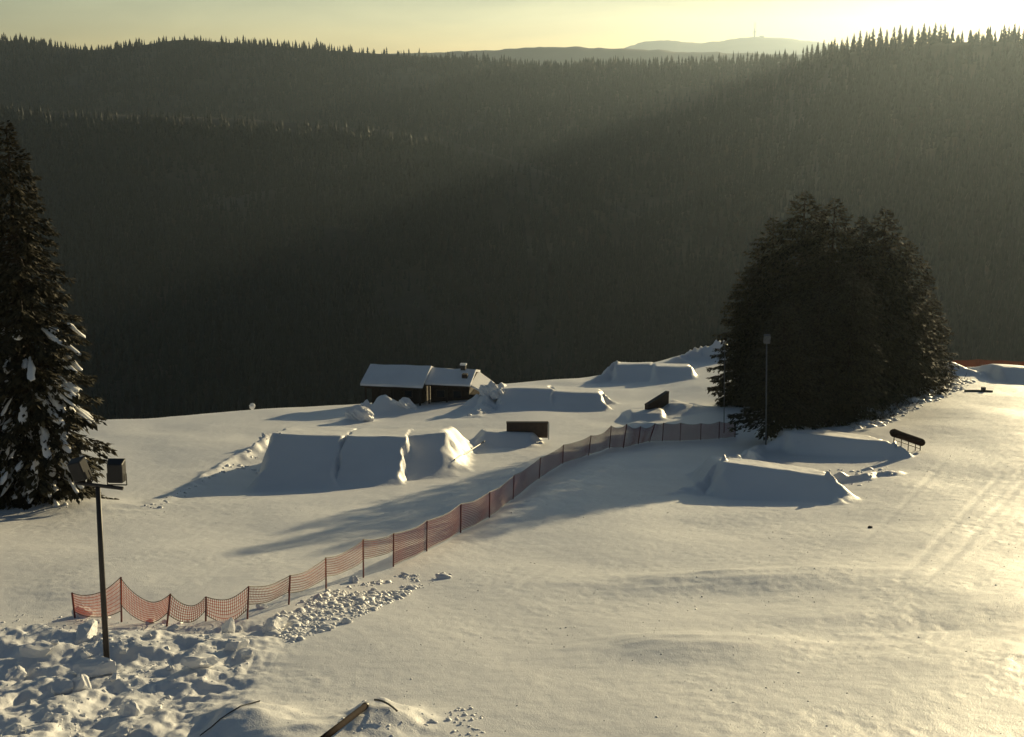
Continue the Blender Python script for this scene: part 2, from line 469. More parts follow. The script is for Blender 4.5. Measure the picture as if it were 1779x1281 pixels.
def forest(name, G, n, s_range, hrange, label, seed, skip=None):
    r = np.random.default_rng(seed)
    X, Y, Z, s = G
    lo = np.searchsorted(s, s_range[0]); hi = min(np.searchsorted(s, s_range[1]), X.shape[0] - 1)
    a = r.uniform(lo, hi - .01, n); b = r.uniform(0, X.shape[1] - 1.01, n)
    x, y, z = grid_sample(G, a, b)
    clump = fbm(x * .012, y * .012, 3, seed + 3)
    keep = np.ones(n, bool) if skip is None else ~skip(x, y, z)
    keep &= r.random(n) < 0.72 + 0.5 * clump
    x, y, z, clump = x[keep], y[keep], z[keep], clump[keep]
    n = len(x)
    H = r.uniform(*hrange, n) * (1 + .18 * clump); R = H * r.uniform(.12, .26, n)
    V = []; Fc = []
    K = 6
    th = np.arange(K) * 2 * math.pi / K
    per = 0
    for (z0, z1, rr) in ((.06, .50, 1.0), (.32, .76, .72), (.58, 1.0, .46)):
        rot = r.uniform(0, 6.28, n)[:, None]
        jit = r.uniform(.6, 1.3, (n, K)); dz = r.uniform(-.05, .05, (n, K))
        ring = np.stack([x[:, None] + np.cos(th + rot) * jit * (R * rr)[:, None],
                         y[:, None] + np.sin(th + rot) * jit * (R * rr)[:, None],
                         z[:, None] + (z0 + dz) * H[:, None]], -1)
        tip = np.stack([x, y, z + z1 * H], -1)[:, None]
        V.append(np.concatenate([ring, tip], 1))
        for k in range(K):
            Fc.append((per + k, per + (k + 1) % K, per + K))
        per += K + 1
    V = np.concatenate(V, 1).reshape(-1, 3)
    Fc = (np.array(Fc)[None] + (np.arange(n) * per)[:, None, None]).reshape(-1, 3)
    o = mesh_obj(name, V, Fc, M_NEEDLE_FAR)
    tag(o, label=label, cat='forest', kind='stuff')
    return o

vf = np.array([[-9000, 300, -330], [9000, 300, -330], [9000, 10300, -330], [-9000, 10300, -330.]])
tag(mesh_obj('valley_floor', vf, [(0, 1, 2, 3)], M_FLOOR), kind='structure')

G_peak = hill('distant_mountain', [700, 1000, 1060, 1100, 1140, 1200, 1240, 1270, 1290, 1350, 1400, 1500, 1700, 2200],
              [130, 105, 92, 76, 69, 74, 73, 66, 63, 66, 74, 84, 98, 115], [9000] * 14, 7000, -250, M_FAR_HILL, 20, 240, 5, 1)
G_mid = hill('distant_ridge', [300, 640, 780, 870, 960, 1100, 1200, 1400, 1800, 2300], [110, 95, 90, 86, 81, 86, 91, 96, 100, 105],
             [4800] * 10, 3400, -250, M_FAR_HILL, 30, 240, 5, 2)
G_left = hill('left_far_hill', [-700, -300, 0, 170, 230, 330, 420, 560, 650, 800, 900, 1000, 1150],
              [60, 66, 66, 88, 85, 68, 75, 86, 93, 102, 112, 122, 150], [2600] * 13, 1650, -260, M_FLOOR, 60, 170, 14, 3)
G_near = hill('left_near_hill', [-700, -300, 0, 100, 300, 420, 650, 800, 950, 1100, 1300],
              [150, 172, 190, 195, 202, 206, 226, 250, 300, 370, 470], [1500, 1500, 1500, 1500, 1500, 1500, 1500, 1480, 1440, 1380, 1300],
              780, -300, M_FLOOR, 60, 190, 16, 4)
G_right = hill('right_hill', [700, 850, 1000, 1200, 1330, 1385, 1420, 1500, 1600, 1779, 2000, 2300, 2700],
               [170, 128, 120, 112, 110, 105, 97, 84, 74, 72, 40, 0, -30], [2300, 2300, 2300, 2100, 1950, 1600, 1500, 1400, 1320, 1250, 1200, 1150, 1100],
               [1150, 1100, 1020, 900, 800, 760, 740, 710, 690, 650, 620, 600, 580], -280, M_FLOOR, 70, 220, 14, 5)
def on_hill(u, v):
    """nearest wooded hillside met by a sight line"""
    best = None
    for X, Y, Z, s in (G_near, G_right):
        j = int(np.argmin(np.abs(X[20] / Y[20] - (u - CU) / F_PX)))
        k = slice(0, int(np.argmin(np.abs(s - 1))))
        zz = np.array([at_depth(u, v, y)[2] for y in Y[k, j]]) - Z[k, j]
        c = np.nonzero((zz[:-1] > 0) & (zz[1:] <= 0))[0]
        if len(c):
            q = c[0]; f = zz[q] / (zz[q] - zz[q + 1]); y = Y[q, j] * (1 - f) + Y[q + 1, j] * f
            if best is None or y < best[1]: best = at_depth(u, v, y)
    return best
STRIPS = []
for us_, vs2 in (([905, 925, 945, 955, 958, 950], [250, 310, 380, 450, 520, 600]), ([880, 900, 915, 922, 925, 915], [260, 320, 380, 450, 520, 600])):
    pts = [on_hill(np.interp(v, vs2, us_), v) for v in np.linspace(vs2[0], vs2[-1], 90)]
    STRIPS.append(np.array([q for q in pts if q is not None]))
patch_c = on_hill(868, 380)
def clearing(x, y, z):
    out = np.zeros(len(x), bool)
    for P in STRIPS:
        xc = np.interp(y, P[::-1, 1], P[::-1, 0]) if P[0, 1] > P[-1, 1] else np.interp(y, P[:, 1], P[:, 0])
        out |= (np.abs(x - xc) < 3.2) & (y > P[:, 1].min()) & (y < P[:, 1].max())
    if patch_c is not None: out |= (np.abs(x - patch_c[0]) < 7) & (np.abs(y - patch_c[1]) < 34)
    return out
forest('left_far_forest', G_left, 26000, (.28, 1.0), (9, 17), 'hazy spruce forest covering the far left ridge', 21)
forest('left_near_forest', G_near, 36000, (.04, .95), (10, 18), 'dark spruce forest on the near left hillside', 22, clearing)
forest('right_forest', G_right, 36000, (.03, 1.04), (13, 21), 'dark spruce forest on the right hillside', 23, clearing)

# transmission mast on the far mountain
pm = at_depth(1311, 66, 9000)
mast = empty('transmission_mast', pm)
tag(mast, 'thin transmission mast on the hazy distant mountain', 'mast')
MB().tube([(0, 0, -25), (0, 0, 35), (0, 0, 62), (0, 0, 100)], [7.0, 6.0, 4.5, 3.0], 8).build('mast_shaft', M_GREY, mast)
MB().tube([(0, 0, 34), (0, 0, 44)], 10, 10).build('antenna_platform', M_GREY, mast)
MB().box((46, 0, -2), (30, 18, 30)).build('mast_building', M_GREY, mast)

# ------------------------------------------------------------------ spruces
def spruce(seed, H, R, clear=0.05, nb=150, per=46, shape=0.75, droop=0.35, leaf=0.34, snow_below=0.0):
    """needle sprays on drooping boughs; returns crown, trunk+limbs, snow"""
    r = np.random.default_rng(seed)
    tri_v = []
    limbs = MB(); tongues = []
    limbs.tube([(0, 0, -0.6), (0, 0, H * .35), (0, 0, H * .7), (0, 0, H * .985)], [H * .016, H * .012, H * .007, H * .0015], 7)
    t = clear + (1 - clear) * (np.arange(nb) + r.random(nb)) / nb
    t = 1 - (1 - t) ** 1.0
    az = np.cumsum(np.full(nb, 2.399)) + r.normal(0, .35, nb)
    for i in range(nb):
        ti = t[i]
        L = R * (1 - ti) ** shape * min(1, (1 - ti) / .13) ** .45 * r.uniform(.68, 1.14) + 0.12
        if ti < clear + .10: L *= r.uniform(.75, 1.0)
        d = np.array([math.cos(az[i]), math.sin(az[i])])
        n = max(6, int(per * (L / R) ** 0.8))
        s = np.sqrt(r.random(n)) * .95 + .05
        dr = droop * (1 - .6 * ti)
        zc = ti * H + L * (0.10 * s - dr * s ** 1.7) + 0.10 * L * np.maximum(0, s - .8) * 3
        side = r.normal(0, 1, n) * 0.17 * L * (1.15 - s) ** .6
        px = d[0] * L * s - d[1] * side; py = d[1] * L * s + d[0] * side
        pz = zc - np.abs(side) * .35 - r.random(n) * .12
        yaw = az[i] + np.sign(side) * r.uniform(.2, 1.1, n)
        ln = leaf * r.uniform(.7, 1.7, n) * (0.7 + .5 * (1 - ti))
        pit = -r.uniform(.15, .95, n)
        if ti > .9: pit += .7
        dx, dy, dz = np.cos(yaw) * np.cos(pit), np.sin(yaw) * np.cos(pit), np.sin(pit)
        wx, wy = -np.sin(yaw), np.cos(yaw)
        w = ln * r.uniform(.16, .30, n); tw = r.uniform(-.6, .6, n) * w
        c = np.stack([px, py, pz], -1); D = np.stack([dx, dy, dz], -1) * ln[:, None]
        W = np.stack([wx * w, wy * w, tw], -1)
        # a kite: root, left, tip, right
        tri_v.append(np.stack([c, c + D * .45 + W, c + D, c + D * .4 - W], 1))
        if ti < .75 and L > .8:
            limbs.tube([(0, 0, ti * H), (d[0] * L * .5, d[1] * L * .5, ti * H + L * (.05 - dr * .3)), (d[0] * L * .9, d[1] * L * .9, ti * H + L * (.09 - dr * .83))], [.05, .03, .01], 4, False)
        if ti < snow_below and r.random() < 1.1 * (1 - ti / snow_below) + .08:
            for q in range(r.integers(1, 5)):
                s0 = r.uniform(.45, .9); off = r.normal(0, .14) * L
                cc = Vector((d[0] * L * s0 - d[1] * off, d[1] * L * s0 + d[0] * off, ti * H + L * (.1 * s0 - dr * s0 ** 1.7) + .10))
                ll = r.uniform(.3, .8); ww = r.uniform(.10, .26)
                dirv = Vector((d[0], d[1], -dr * 1.7 * s0 - r.uniform(.1, .6))).normalized()
                sd = Vector((-d[1], d[0], 0)); up = dirv.cross(sd) * -1
                tongues.append((cc, dirv, sd, up, ll, ww, int(r.integers(0, 5))))
    V = np.concatenate(tri_v, 0)
    n = len(V)
    return V.reshape(-1, 3), np.arange(n * 4).reshape(n, 4), limbs, tongues

def plant_spruce(loc, rz, sc, protos, label, group=None, name='spruce_tree'):
    e = empty(name, loc, rz); e.scale = sc
    tag(e, label, 'tree', group)
    for src in protos:
        c = bpy.data.objects.new(src[0], src[1]); COL.objects.link(c); c.parent = e
    return e

def proto(seed, **kw):
    V, Fc, limbs, tongues = spruce(seed, **kw)
    out = []
    o = mesh_obj('crown', V, Fc, M_NEEDLE); out.append(('crown', o.data)); bpy.data.objects.remove(o)
    o = limbs.build('trunk', M_BARK); out.append(('trunk', o.data)); bpy.data.objects.remove(o)
    return (out, tongues) if tongues else out

# the tall spruce at the left edge
p = ground(66, 862)
ytree = p[1]
H_left = (at_depth(12, 205, ytree)[2] - p[2])
pl, tongues = proto(5, H=H_left, R=3.5, clear=0.01, nb=400, per=130, shape=0.60, droop=.52, leaf=.25, snow_below=.50)
big_spruce = plant_spruce((p[0], p[1], p[2] - .1), 0, (1, 1, 1), pl, 'tall dark spruce at the left edge with snow on its lower boughs')

def tongue_mesh(seed):
    r = np.random.default_rng(seed); v = []; f = []; NS, NK = 6, 8
    for a in range(NS + 1):
        ph = math.pi * a / NS
        for k in range(NK):
            th = 2 * math.pi * k / NK
            rr = math.sin(ph) ** .8 * (1 + .30 * r.normal()) + .02
            v.append((-math.cos(ph) * (1 + .08 * r.normal()), math.cos(th) * rr * (.35 + .8 * a / NS), math.sin(th) * rr))
    for a in range(NS):
        for k in range(NK):
            k2 = (k + 1) % NK; f.append((a * NK + k, a * NK + k2, (a + 1) * NK + k2, (a + 1) * NK + k))
    o = MB().add(v, f).build('snow_tongue', M_SNOW_LUMP, None, True); me = o.data; bpy.data.objects.remove(o); return me
TG = [tongue_mesh(400 + k) for k in range(5)]
tongues = [t for t in tongues if t[0].y < .8 and t[0].x > -2.6][:290]
for cc, dirv, sd, up, ll, ww, k in tongues:
    o = bpy.data.objects.new('snow_tongue', TG[k]); COL.objects.link(o); o.parent = big_spruce
    rot = Matrix((dirv * ll, sd * ww, up * ww * .45)).transposed().to_4x4()
    o.matrix_local = Matrix.Translation(cc) @ rot

# the clump on the right: base point and top row in the photograph
PROTOS = [proto(31 + k, H=16.0, R=R0, clear=.01, nb=280, per=125, shape=sh, droop=.38, leaf=.29) for k, (R0, sh) in enumerate(((4.6, .50), (4.4, .44), (4.9, .54)))]
clump = [(1345, 700, 375, 1.0, 'dark spruce behind the tall grey lamp pole in the clump'),
         (1400, 700, 330, 1.05, 'tallest dark spruce of the right-hand clump'),
         (1452, 702, 342, 1.05, 'dark spruce just right of the tallest one in the clump'),
         (1500, 704, 375, 1.0, 'dark spruce between the two peaks of the clump'),
         (1540, 694, 360, 1.0, 'dark spruce forming the second peak of the clump'),
         (1582, 684, 415, .95, 'dark spruce right of the second peak of the clump'),
         (1614, 668, 500, .8, 'short dark spruce at the right end of the clump'),
         (1304, 702, 462, .9, 'low dark spruce at the left end of the clump'),
         (1365, 736, 520, .8, 'low dark spruce in front of the tallest one in the clump'),
         (1425, 738, 500, .8, 'low dark spruce at the front of the clump behind the ramp deck'),
         (1485, 728, 470, .8, 'low dark spruce at the front right of the clump')]
for k, (u, v, top, w, lab) in enumerate(clump):
    p = ground(u - (u - CU) * (v - top) / 9790, v)
    H = at_depth(u, top, p[1])[2] - p[2]
    plant_spruce((p[0], p[1], p[2] - .1), k * 1.3, (w * max(.8, H / 16), w * max(.8, H / 16), H / 16), PROTOS[k % 3], lab, 'spruces of the right-hand clump')

# single trees standing out on the ridges
def far_spruce_mesh(seed):
    r = np.random.default_rng(seed); V = []; Fc = []
    for i in range(46):
        t = .06 + .92 * i / 46; K = 7
        for k in range(3):
            a = r.uniform(0, 6.28); L = .20 * (1 - t) ** .8 * r.uniform(.6, 1.2) + .012
            c = np.array([math.cos(a), math.sin(a)]); w = L * .55
            b = len(V)
            V += [(0, 0, t + .03), (c[0] * L - c[1] * w, c[1] * L + c[0] * w, t - L * .5), (c[0] * L * 1.1, c[1] * L * 1.1, t - L * .35), (c[0] * L + c[1] * w, c[1] * L - c[0] * w, t - L * .55)]
            Fc.append((b, b + 1, b + 2, b + 3))
    o = MB().add(V, Fc).tube([(0, 0, -.1), (0, 0, .98)], [.012, .002], 5).build('spruce_tree', M_NEEDLE_FAR)
    me = o.data; bpy.data.objects.remove(o); return me
FAR = [far_spruce_mesh(90 + k) for k in range(4)]
def far_tree(u, top, G, H, label, group, wid=1.0):
    X, Y, Z, s = G
    tx = (u - CU) / F_PX
    k = int(np.argmin(np.abs(s - 1))); j = int(np.argmin(np.abs(X[k] / Y[k] - tx)))
    y = Y[k, j]; zt = at_depth(u, top, y)[2]
    H = max(H, zt - Z[k, j] + .5)
    o = bpy.data.objects.new('spruce_tree', FAR[int(u) % 4]); COL.objects.link(o)
    o.location = (tx * y, y, zt - H); o.scale = (H * wid, H * wid, H); o.rotation_euler = (0, 0, u * .7)
    tag(o, label, 'tree', group)
rt = [(1388, 78), (1396, 76), (1406, 72), (1416, 68), (1424, 73), (1434, 65), (1446, 66), (1455, 62), (1466, 57), (1476, 52), (1487, 53), (1498, 48), (1510, 46), (1521, 50),
      (1533, 45), (1543, 42), (1553, 47), (1563, 43), (1574, 48), (1583, 39), (1592, 44), (1602, 38), (1611, 41), (1618, 40), (1630, 63), (1640, 59), (1648, 52), (1661, 50), (1668, 58), (1676, 48), (1685, 62), (1696, 68), (1706, 63),
      (1718, 41), (1726, 44), (1735, 40), (1743, 43), (1752, 46), (1760, 42), (1768, 36), (1776, 45)]
for u, tv in rt:
    far_tree(u, tv, G_right, 15, 'dark spruce standing against the bright sky on the right ridge', 'spruces along the right ridge skyline', 1.05)
far_tree(560, 65, G_left, 22, 'lone spruce rising above the far left ridge line', None, 1.2)

# ------------------------------------------------------------------ safety fence
posts = [((125, 1030), (131, 1074)), ((210, 1003), (210, 1081)), ((296, 1032), (286, 1089)), ((358, 1037), (356, 1080)), ((432, 1019), (428, 1076)),
         ((504, 1000), (500, 1051)), ((566, 969), (566, 1027)), ((631, 937), (631, 1004)), ((684, 927), (683, 985)), ((742, 905), (741, 958)), ((801, 876), (800, 926)),
         ((851, 855), (850, 900)), ((893, 826), (891, 868)), ((939, 795), (936, 832)), ((979, 773), (977, 806)), ((1027, 757), (1021, 792)), ((1062, 740), (1058, 779)),
         ((1089, 737), (1082, 779)), ((1113, 741), (1108, 772)), ((1138, 736), (1126, 768)), ((1153, 735), (1150, 767)), ((1183, 735), (1181, 767)), ((1218, 736), (1217, 765)), ((1250, 733), (1249, 763)), ((1278, 732), (1277, 760))]
# (top sag, net bottom share of the post at both ends, bottom sag) for each bay
bays = {0: (.25, .25, .18), 1: (.45, .42, .42), 2: (.30, .42, .30), 3: (.22, .30, .30), 4: (.12, .45, .10), 5: (.12, .40, .1), 6: (.14, .45, .12), 7: (.10, .50, .06)}
fence = empty('safety_fence', ground(*posts[8][1]))
tag(fence, 'long red and orange net safety fence on thin posts crossing the slope', 'fence')
inv = Vector(fence.location)
PB, PT = [], []
for tp, bs in posts:
    b = ground(*bs); b3 = Vector(b)
    t3 = Vector(at_depth(tp[0], tp[1], b[1]))
    PB.append(b3 - inv); PT.append(t3 - inv)
    thick = .028
    MB().tube([b3 - inv - Vector((0, 0, .35)), t3 - inv], thick, 7).build('post', M_POST, fence)
def net_between(parent, B0, T0, B1, T1, sag_t, share, sag_b, mat, cell=.055, strand=.017, seed=0, lowfix=None):
    r = np.random.default_rng(seed)
    L = (T1 - T0).length
    nx = max(10, int(L / cell)); H0 = (T0 - B0).length; nz = max(6, int(H0 * (1 - share) / (cell * 1.3)))
    side = (T1 - T0).cross(Vector((0, 0, 1))).normalized()
    belly = r.uniform(-.12, .12)
    gs = np.linspace(0, 1, 9); e0, e1 = B0 + inv, B1 + inv
    gg = height(e0.x + (e1.x - e0.x) * gs, e0.y + (e1.y - e0.y) * gs)
    def P(s, q):      # q 0 top .. 1 bottom
        top = T0.lerp(T1, s) + Vector((0, 0, -sag_t * 4 * s * (1 - s)))
        lo0, lo1 = B0.lerp(T0, share), B1.lerp(T1, share)
        bot = lo0.lerp(lo1, s) + Vector((0, 0, -sag_b * 4 * s * (1 - s)))
        if lowfix is not None:
            bot.z = max(bot.z, float(np.interp(s, gs, gg)) + .03 - inv.z)
        p = top.lerp(bot, q)
        return p + side * (belly * 4 * s * (1 - s) * math.sin(math.pi * q) + .02 * math.sin(9 * s + seed))
    S = [[P(i / nx, k / 4) for k in range(5)] for i in range(nx + 1)]
    m = MB(); along = (T1 - T0).normalized() * strand / 2
    for i in range(nx + 1):
        for k in range(4):
            a, b = S[i][k], S[i][k + 1]
            m.add([a - along, a + along, b + along, b - along], [(0, 1, 2, 3)])
    step = max(1, nx // 14)
    cols_ = list(range(0, nx + 1, step))
    if cols_[-1] != nx: cols_.append(nx)
    for j in range(1, nz):
        q = j / nz; k = min(3, int(q * 4)); f = q * 4 - k
        for a_, b_ in zip(cols_[:-1], cols_[1:]):
            a = S[a_][k].lerp(S[a_][k + 1], f); b = S[b_][k].lerp(S[b_][k + 1], f)
            up = (S[a_][k] - S[a_][k + 1]).normalized() * strand / 2
            m.add([a - up, b - up, b + up, a + up], [(0, 1, 2, 3)])
    net = m.build('net', mat, parent)
    MB().tube([S[i][0] for i in cols_], .011, 4, False).build('top_cord', M_CORD, net)
    MB().tube([S[i][4] for i in cols_], .011, 4, False).build('bottom_cord', M_CORD, net)
for i in range(len(posts) - 1):
    sag_t, share, sag_b = bays.get(i, (.10, .06, .02))
    if i in (15, 16, 17, 18): sag_t, share, sag_b = .22, .05, .02
    net_between(fence, PB[i], PT[i], PB[i + 1], PT[i + 1], sag_t, share, sag_b, M_NET_ORANGE if i < 8 else M_NET_RED, seed=i, lowfix=(None if i in (1, 2, 3) else 1), strand=.017 if i < 8 else .024)

# far right orange fence just over the crest
a, b = hit(1648, 640), hit(1790, 645)
fo = empty('orange_fence', (0, 0, 0))
tag(fo, 'low brownish orange net fence beyond the crest at the far right', 'fence')
inv = Vector((0, 0, 0))
qs = [(1655, 626), (1700, 624), (1742, 626), (1790, 628)]
B_, T_ = [], []
for k, (u, v) in enumerate(qs):
    t3 = Vector(at_depth(u, v, 119.5)); g = gz_at(t3.x, t3.y)
    b3 = Vector((t3.x, t3.y, min(g, t3.z - .8)))
    B_.append(b3); T_.append(t3); MB().tube([b3 - Vector((0, 0, .3)), t3], .03, 6).build('post', M_POST, fo)
for k in range(3):
    net_between(fo, B_[k], T_[k], B_[k + 1], T_[k + 1], .06, .02, .02, M_NET_BROWN, .06, .035, 50 + k)

# ------------------------------------------------------------------ floodlight mast in front
pb = Vector(ground(185, 1152)); pt = Vector(at_depth(170, 846, pb.y))
fl = empty('floodlight_mast', pb)
tag(fl, 'dark steel mast with two square floodlights at the lower left', 'lamp post')
top = pt - pb
MB().tube([(0, 0, -.5), top * .5, top], [.075, .066, .058], 12).build('pole', M_IRON, fl, True)
k = pb.y / F_PX / ray(170, 846)[1] * 1.0
def on_mast(u, v, dy=0): return Vector(at_depth(u, v, pb.y + dy)) - pb
MB().tube([on_mast(131, 839), on_mast(214, 849)], .045, 8).build('cross_arm', M_IRON, fl)
def floodlight(u0, u1, v0, v1, tilt, yaw, roll):
    c = on_mast((u0 + u1) / 2, (v0 + v1) / 2)
    w = (on_mast(u1, v0) - on_mast(u0, v0)).length; h = (on_mast(u0, v1) - on_mast(u0, v0)).length
    e = Matrix.Translation(c) @ Matrix.Rotation(yaw, 4, 'Z') @ Matrix.Rotation(roll, 4, 'Y') @ Matrix.Rotation(tilt, 4, 'X')
    x, z, d = w / 2, h / 2, .16
    v = [(-x, .1, -z), (x, .1, -z), (x, .1, z), (-x, .1, z), (-x * .86, -d, -z * .84), (x * .86, -d, -z * .84), (x * .86, -d, z * .84), (-x * .86, -d, z * .84)]
    m = MB(); m.add([e @ Vector(q) for q in v], [(0, 1, 5, 4), (1, 2, 6, 5), (2, 3, 7, 6), (3, 0, 4, 7), (4, 5, 6, 7)])
    hd = m.build('lamp_head', M_LAMP, fl)
    bm_ = hd.modifiers.new('bevel', 'BEVEL'); bm_.width = .03; bm_.segments = 2
    MB().add([e @ Vector(q) for q in [(-x, .1, -z), (x, .1, -z), (x, .1, z), (-x, .1, z)]], [(3, 2, 1, 0)]).build('lamp_glass', M_GLASS, hd)
    fr = MB()
    for s_ in (-1, 1):
        fr.add([], []).tube([e @ Vector((s_ * (x + .02), 0, -z * .2)), e @ Vector((s_ * (x + .02), 0, -z - .06))], .014, 5)
    fr.tube([e @ Vector((-x - .02, 0, -z - .06)), e @ Vector((x + .02, 0, -z - .06))], .016, 5)
    fr.build('bracket', M_IRON, hd)
floodlight(187, 217, 799, 839, .10, .05, 0.03)
floodlight(124, 153, 797, 836, .12, -.25, -.28)

# thin poles in front of the clump
def thin_pole(u, vb, vt, label, lamp):
    b = Vector(ground(u, vb)); t = Vector(at_depth(u + 1, vt, b.y)) - b
    e = empty('lamp_pole' if lamp else 'marker_pole', b)
    tag(e, label, 'lamp post' if lamp else 'pole')
    MB().tube([(0, 0, -.4), t], [.05, .04] if lamp else [.03, .025], 8).build('pole', M_POLE, e, True)
    if lamp:
        h = MB().box(t + Vector((0, -.08, .12)), (.36, .28, .5), Matrix.Rotation(.25, 3, 'X')).build('lamp_head', M_POLE, e)
        MB().box(t + Vector((0, .09, .1)), (.30, .03, .42), Matrix.Rotation(.25, 3, 'X')).build('lamp_glass', M_GLASS, h)
        MB().tube([t - Vector((0, 0, .35)), t + Vector((0, .1, 0))], .03, 5).build('bracket', M_POLE, e)
    else:
        MB().tube([t - Vector((.18, 0, .1)), t + Vector((.18, 0, -.1))], .03, 6).build('cross_arm', M_POLE, e)
thin_pole(1331, 773, 592, 'grey pole with a small lamp head in front of the spruce clump', True)
thin_pole(1258, 752, 592, 'thin grey pole at the left edge of the spruce clump', False)

# ------------------------------------------------------------------ hut
hb = Vector(ground(700, 706)); hb.y = max(hb.y, 112)
hy = 112.0; hx = (702 - CU) / F_PX * hy * 1.03
zg = float(base_h(np.array([hx]), np.array([hy]))[0])
ze = at_depth(690, 667, hy - 2.5)[2]            # eave height
hut = empty('ski_hut', (hx, hy, zg), -.17)
tag(hut, 'dark timber hut with snow covered roofs and a small chimney near the crest', 'hut')
EV = 2.2; hut.location.z = ze - EV; hut.location.z -= .15; hut.scale = (.92, .92, .92)
def roof_block(name, x0, x1, yn, yr, yf, z_e, rise, thick):
    m = MB()
    pr = [(yn, z_e), (yr, z_e + rise), (yf, z_e + .2), (yf, z_e + .2 - .12), (yr, z_e + rise - .16), (yn, z_e - .12)]
    v = [(x0, a, b) for a, b in pr] + [(x1, a, b) for a, b in pr]
    n = 6
    m.add(v, [tuple(range(n)), tuple(range(2 * n - 1, n - 1, -1))] + [(i, i + n, (i + 1) % n + n, (i + 1) % n) for i in range(n)])
    rf = m.build(name, M_TIMBER, hut)
    ps = [(yn - .1, z_e + .02), (yn - .12, z_e + thick * .8), (yn + .2, z_e + .1 + thick), (yr, z_e + rise + thick), (yf, z_e + .2 + thick), (yf, z_e + .22), (yr, z_e + rise + .02)]
    K = 14; n = len(ps); v = []; f = []
    for i in range(K + 1):
        x = x0 - .1 + (x1 - x0 + .2) * i / K
        for q, (a, b) in enumerate(ps):
            j = 0.05 * float(vnoise(np.array([x * .9 + q]), np.array([a * .8]), 33)[0])
            v.append((x, a + j, b + (j if q in (1, 2, 3, 4) else 0)))
    for i in range(K):
        for q in range(n):
            q2 = (q + 1) % n
            f.append((i * n + q, (i + 1) * n + q, (i + 1) * n + q2, i * n + q2))
    f += [tuple(range(n - 1, -1, -1)), tuple(range(K * n, K * n + n))]
    MB().add(v, f).build('roof_snow', M_SNOW_LUMP, rf)
    return rf
roof_block('roof', -3.4, 2.35, -2.6, .9, 3.2, EV, 1.0, .28)
roof2 = roof_block('roof', 2.5, 6.6, -1.4, 1.3, 3.4, EV + .05, .75, .25)
MB().box((-.5, 1.0, EV / 2 - .5), (4.9, 3.6, EV + .9)).build('wall', M_TIMBER, hut)
MB().box((4.5, 1.3, EV / 2 - .5), (3.7, 3.2, EV + .9)).build('wall', M_TIMBER, hut)
# gable ends
MB().add([(2.05, -.8, EV - .1), (2.05, 2.8, EV - .1), (2.05, .9, EV + .86)], [(0, 1, 2)]).build('gable', M_TIMBER, hut)
for x in (-3.1, -.5, 2.1):
    MB().box((x, -2.35, EV / 2 - .6), (.16, .16, EV + .95)).build('porch_post', M_TIMBER, hut)
MB().box((-.5, -2.35, EV - .2), (5.4, .12, .16)).build('porch_beam', M_TIMBER, hut)
d = MB().box((-1.6, -.83, .55), (.95, .06, 1.9)).build('door', M_BOARD, hut)
MB().box((-1.28, -.88, .5), (.05, .05, .16)).build('handle', M_GREY, d)
for x in (.6, 3.6, 5.2):
    y = -.83 if x < 2 else -.33
    w = MB().box((x, y, EV * .52), (.85, .06, .75)).build('window', M_BOARD, hut)
    MB().box((x, y - .035, EV * .52), (.70, .02, .6)).build('pane', M_GLASS, w)
MB().box((5.95, -.25, EV + .55), (.5, .5, .8)).build('dormer', M_TIMBER, hut)
ch = MB().box((5.5, 1.2, EV + 1.0), (.45, .45, .9)).build('chimney', M_STONE, hut)
MB().box((5.5, 1.2, EV + 1.52), (.58, .56, .14)).build('chimney_cap', M_SNOW_LUMP, ch)
for x in (2.7, 4.4):
    MB().box((x, -1.2, EV / 2 - .6), (.14, .14, EV + .95)).build('porch_post', M_TIMBER, hut)
m = MB().add([(6.6, -.9, EV + .1), (6.6, 3.0, EV + .5), (8.0, 2.8, EV - .4), (8.0, -.7, EV - .7), (6.6, -.9, EV - .1), (6.6, 3.0, EV + .3), (8.0, 2.8, EV - .6), (8.0, -.7, EV - .9)],
             [(0, 3, 2, 1), (4, 5, 6, 7), (0, 4, 7, 3), (2, 6, 5, 1), (3, 7, 6, 2), (0, 1, 5, 4)]).build('lean_to_roof', M_SNOW_LUMP, hut)
MB().box((7.1, 1.0, .1), (1.3, 2.6, EV)).build('lean_to_wall', M_TIMBER, hut)
for x, y, l in ((3.3, -1.9, 1.5), (1.5, -3.1, 1.2)):
    MB().box((x, y, .35), (l, .4, .06)).box((x - l * .4, y, .1), (.08, .36, .5)).box((x + l * .4, y, .1), (.08, .36, .5)).build('porch_bench', M_TIMBER, hut)

# ------------------------------------------------------------------ park features
def jib_box(pa, pb_, v_top, name, label):
    """long wooden slide box with a closed dark side"""
    a, b = Vector(ground(*pa)), Vector(ground(*pb_))
    return a, b
a = Vector(ground(880, 750)); b = Vector(at_depth(952, 750, a.y))
zt = at_depth(880, 735, a.y)[2]
gb = empty('slide_box', a); tag(gb, 'dark brown slide box lying across the slope above a small ramp', 'slide box')
L = b.x - a.x; Hh = zt - a.z
for i in range(6):
    MB().box((L * (i + .5) / 6, .02 + .006 * (i % 2), Hh / 2 - .15), (L / 6 - .015, .05, Hh + .25)).build('side_panel', M_BOARD, gb)
MB().box((L / 2, .2, Hh - .02), (L + .04, .42, .05)).build('deck', M_BOARD, gb)
MB().box((L / 2, .42, Hh / 2 - .3), (L, .05, Hh + .5)).build('rear_panel', M_BOARD, gb)
MB().tube([(-.02, 0, Hh + .02), (L + .02, 0, Hh + .02)], .03, 6).build('coping', M_IRON, gb)
MB().box((L + .05, .2, Hh / 2 - .3), (.06, .4, Hh + .5)).build('end_panel', M_GREY, gb)

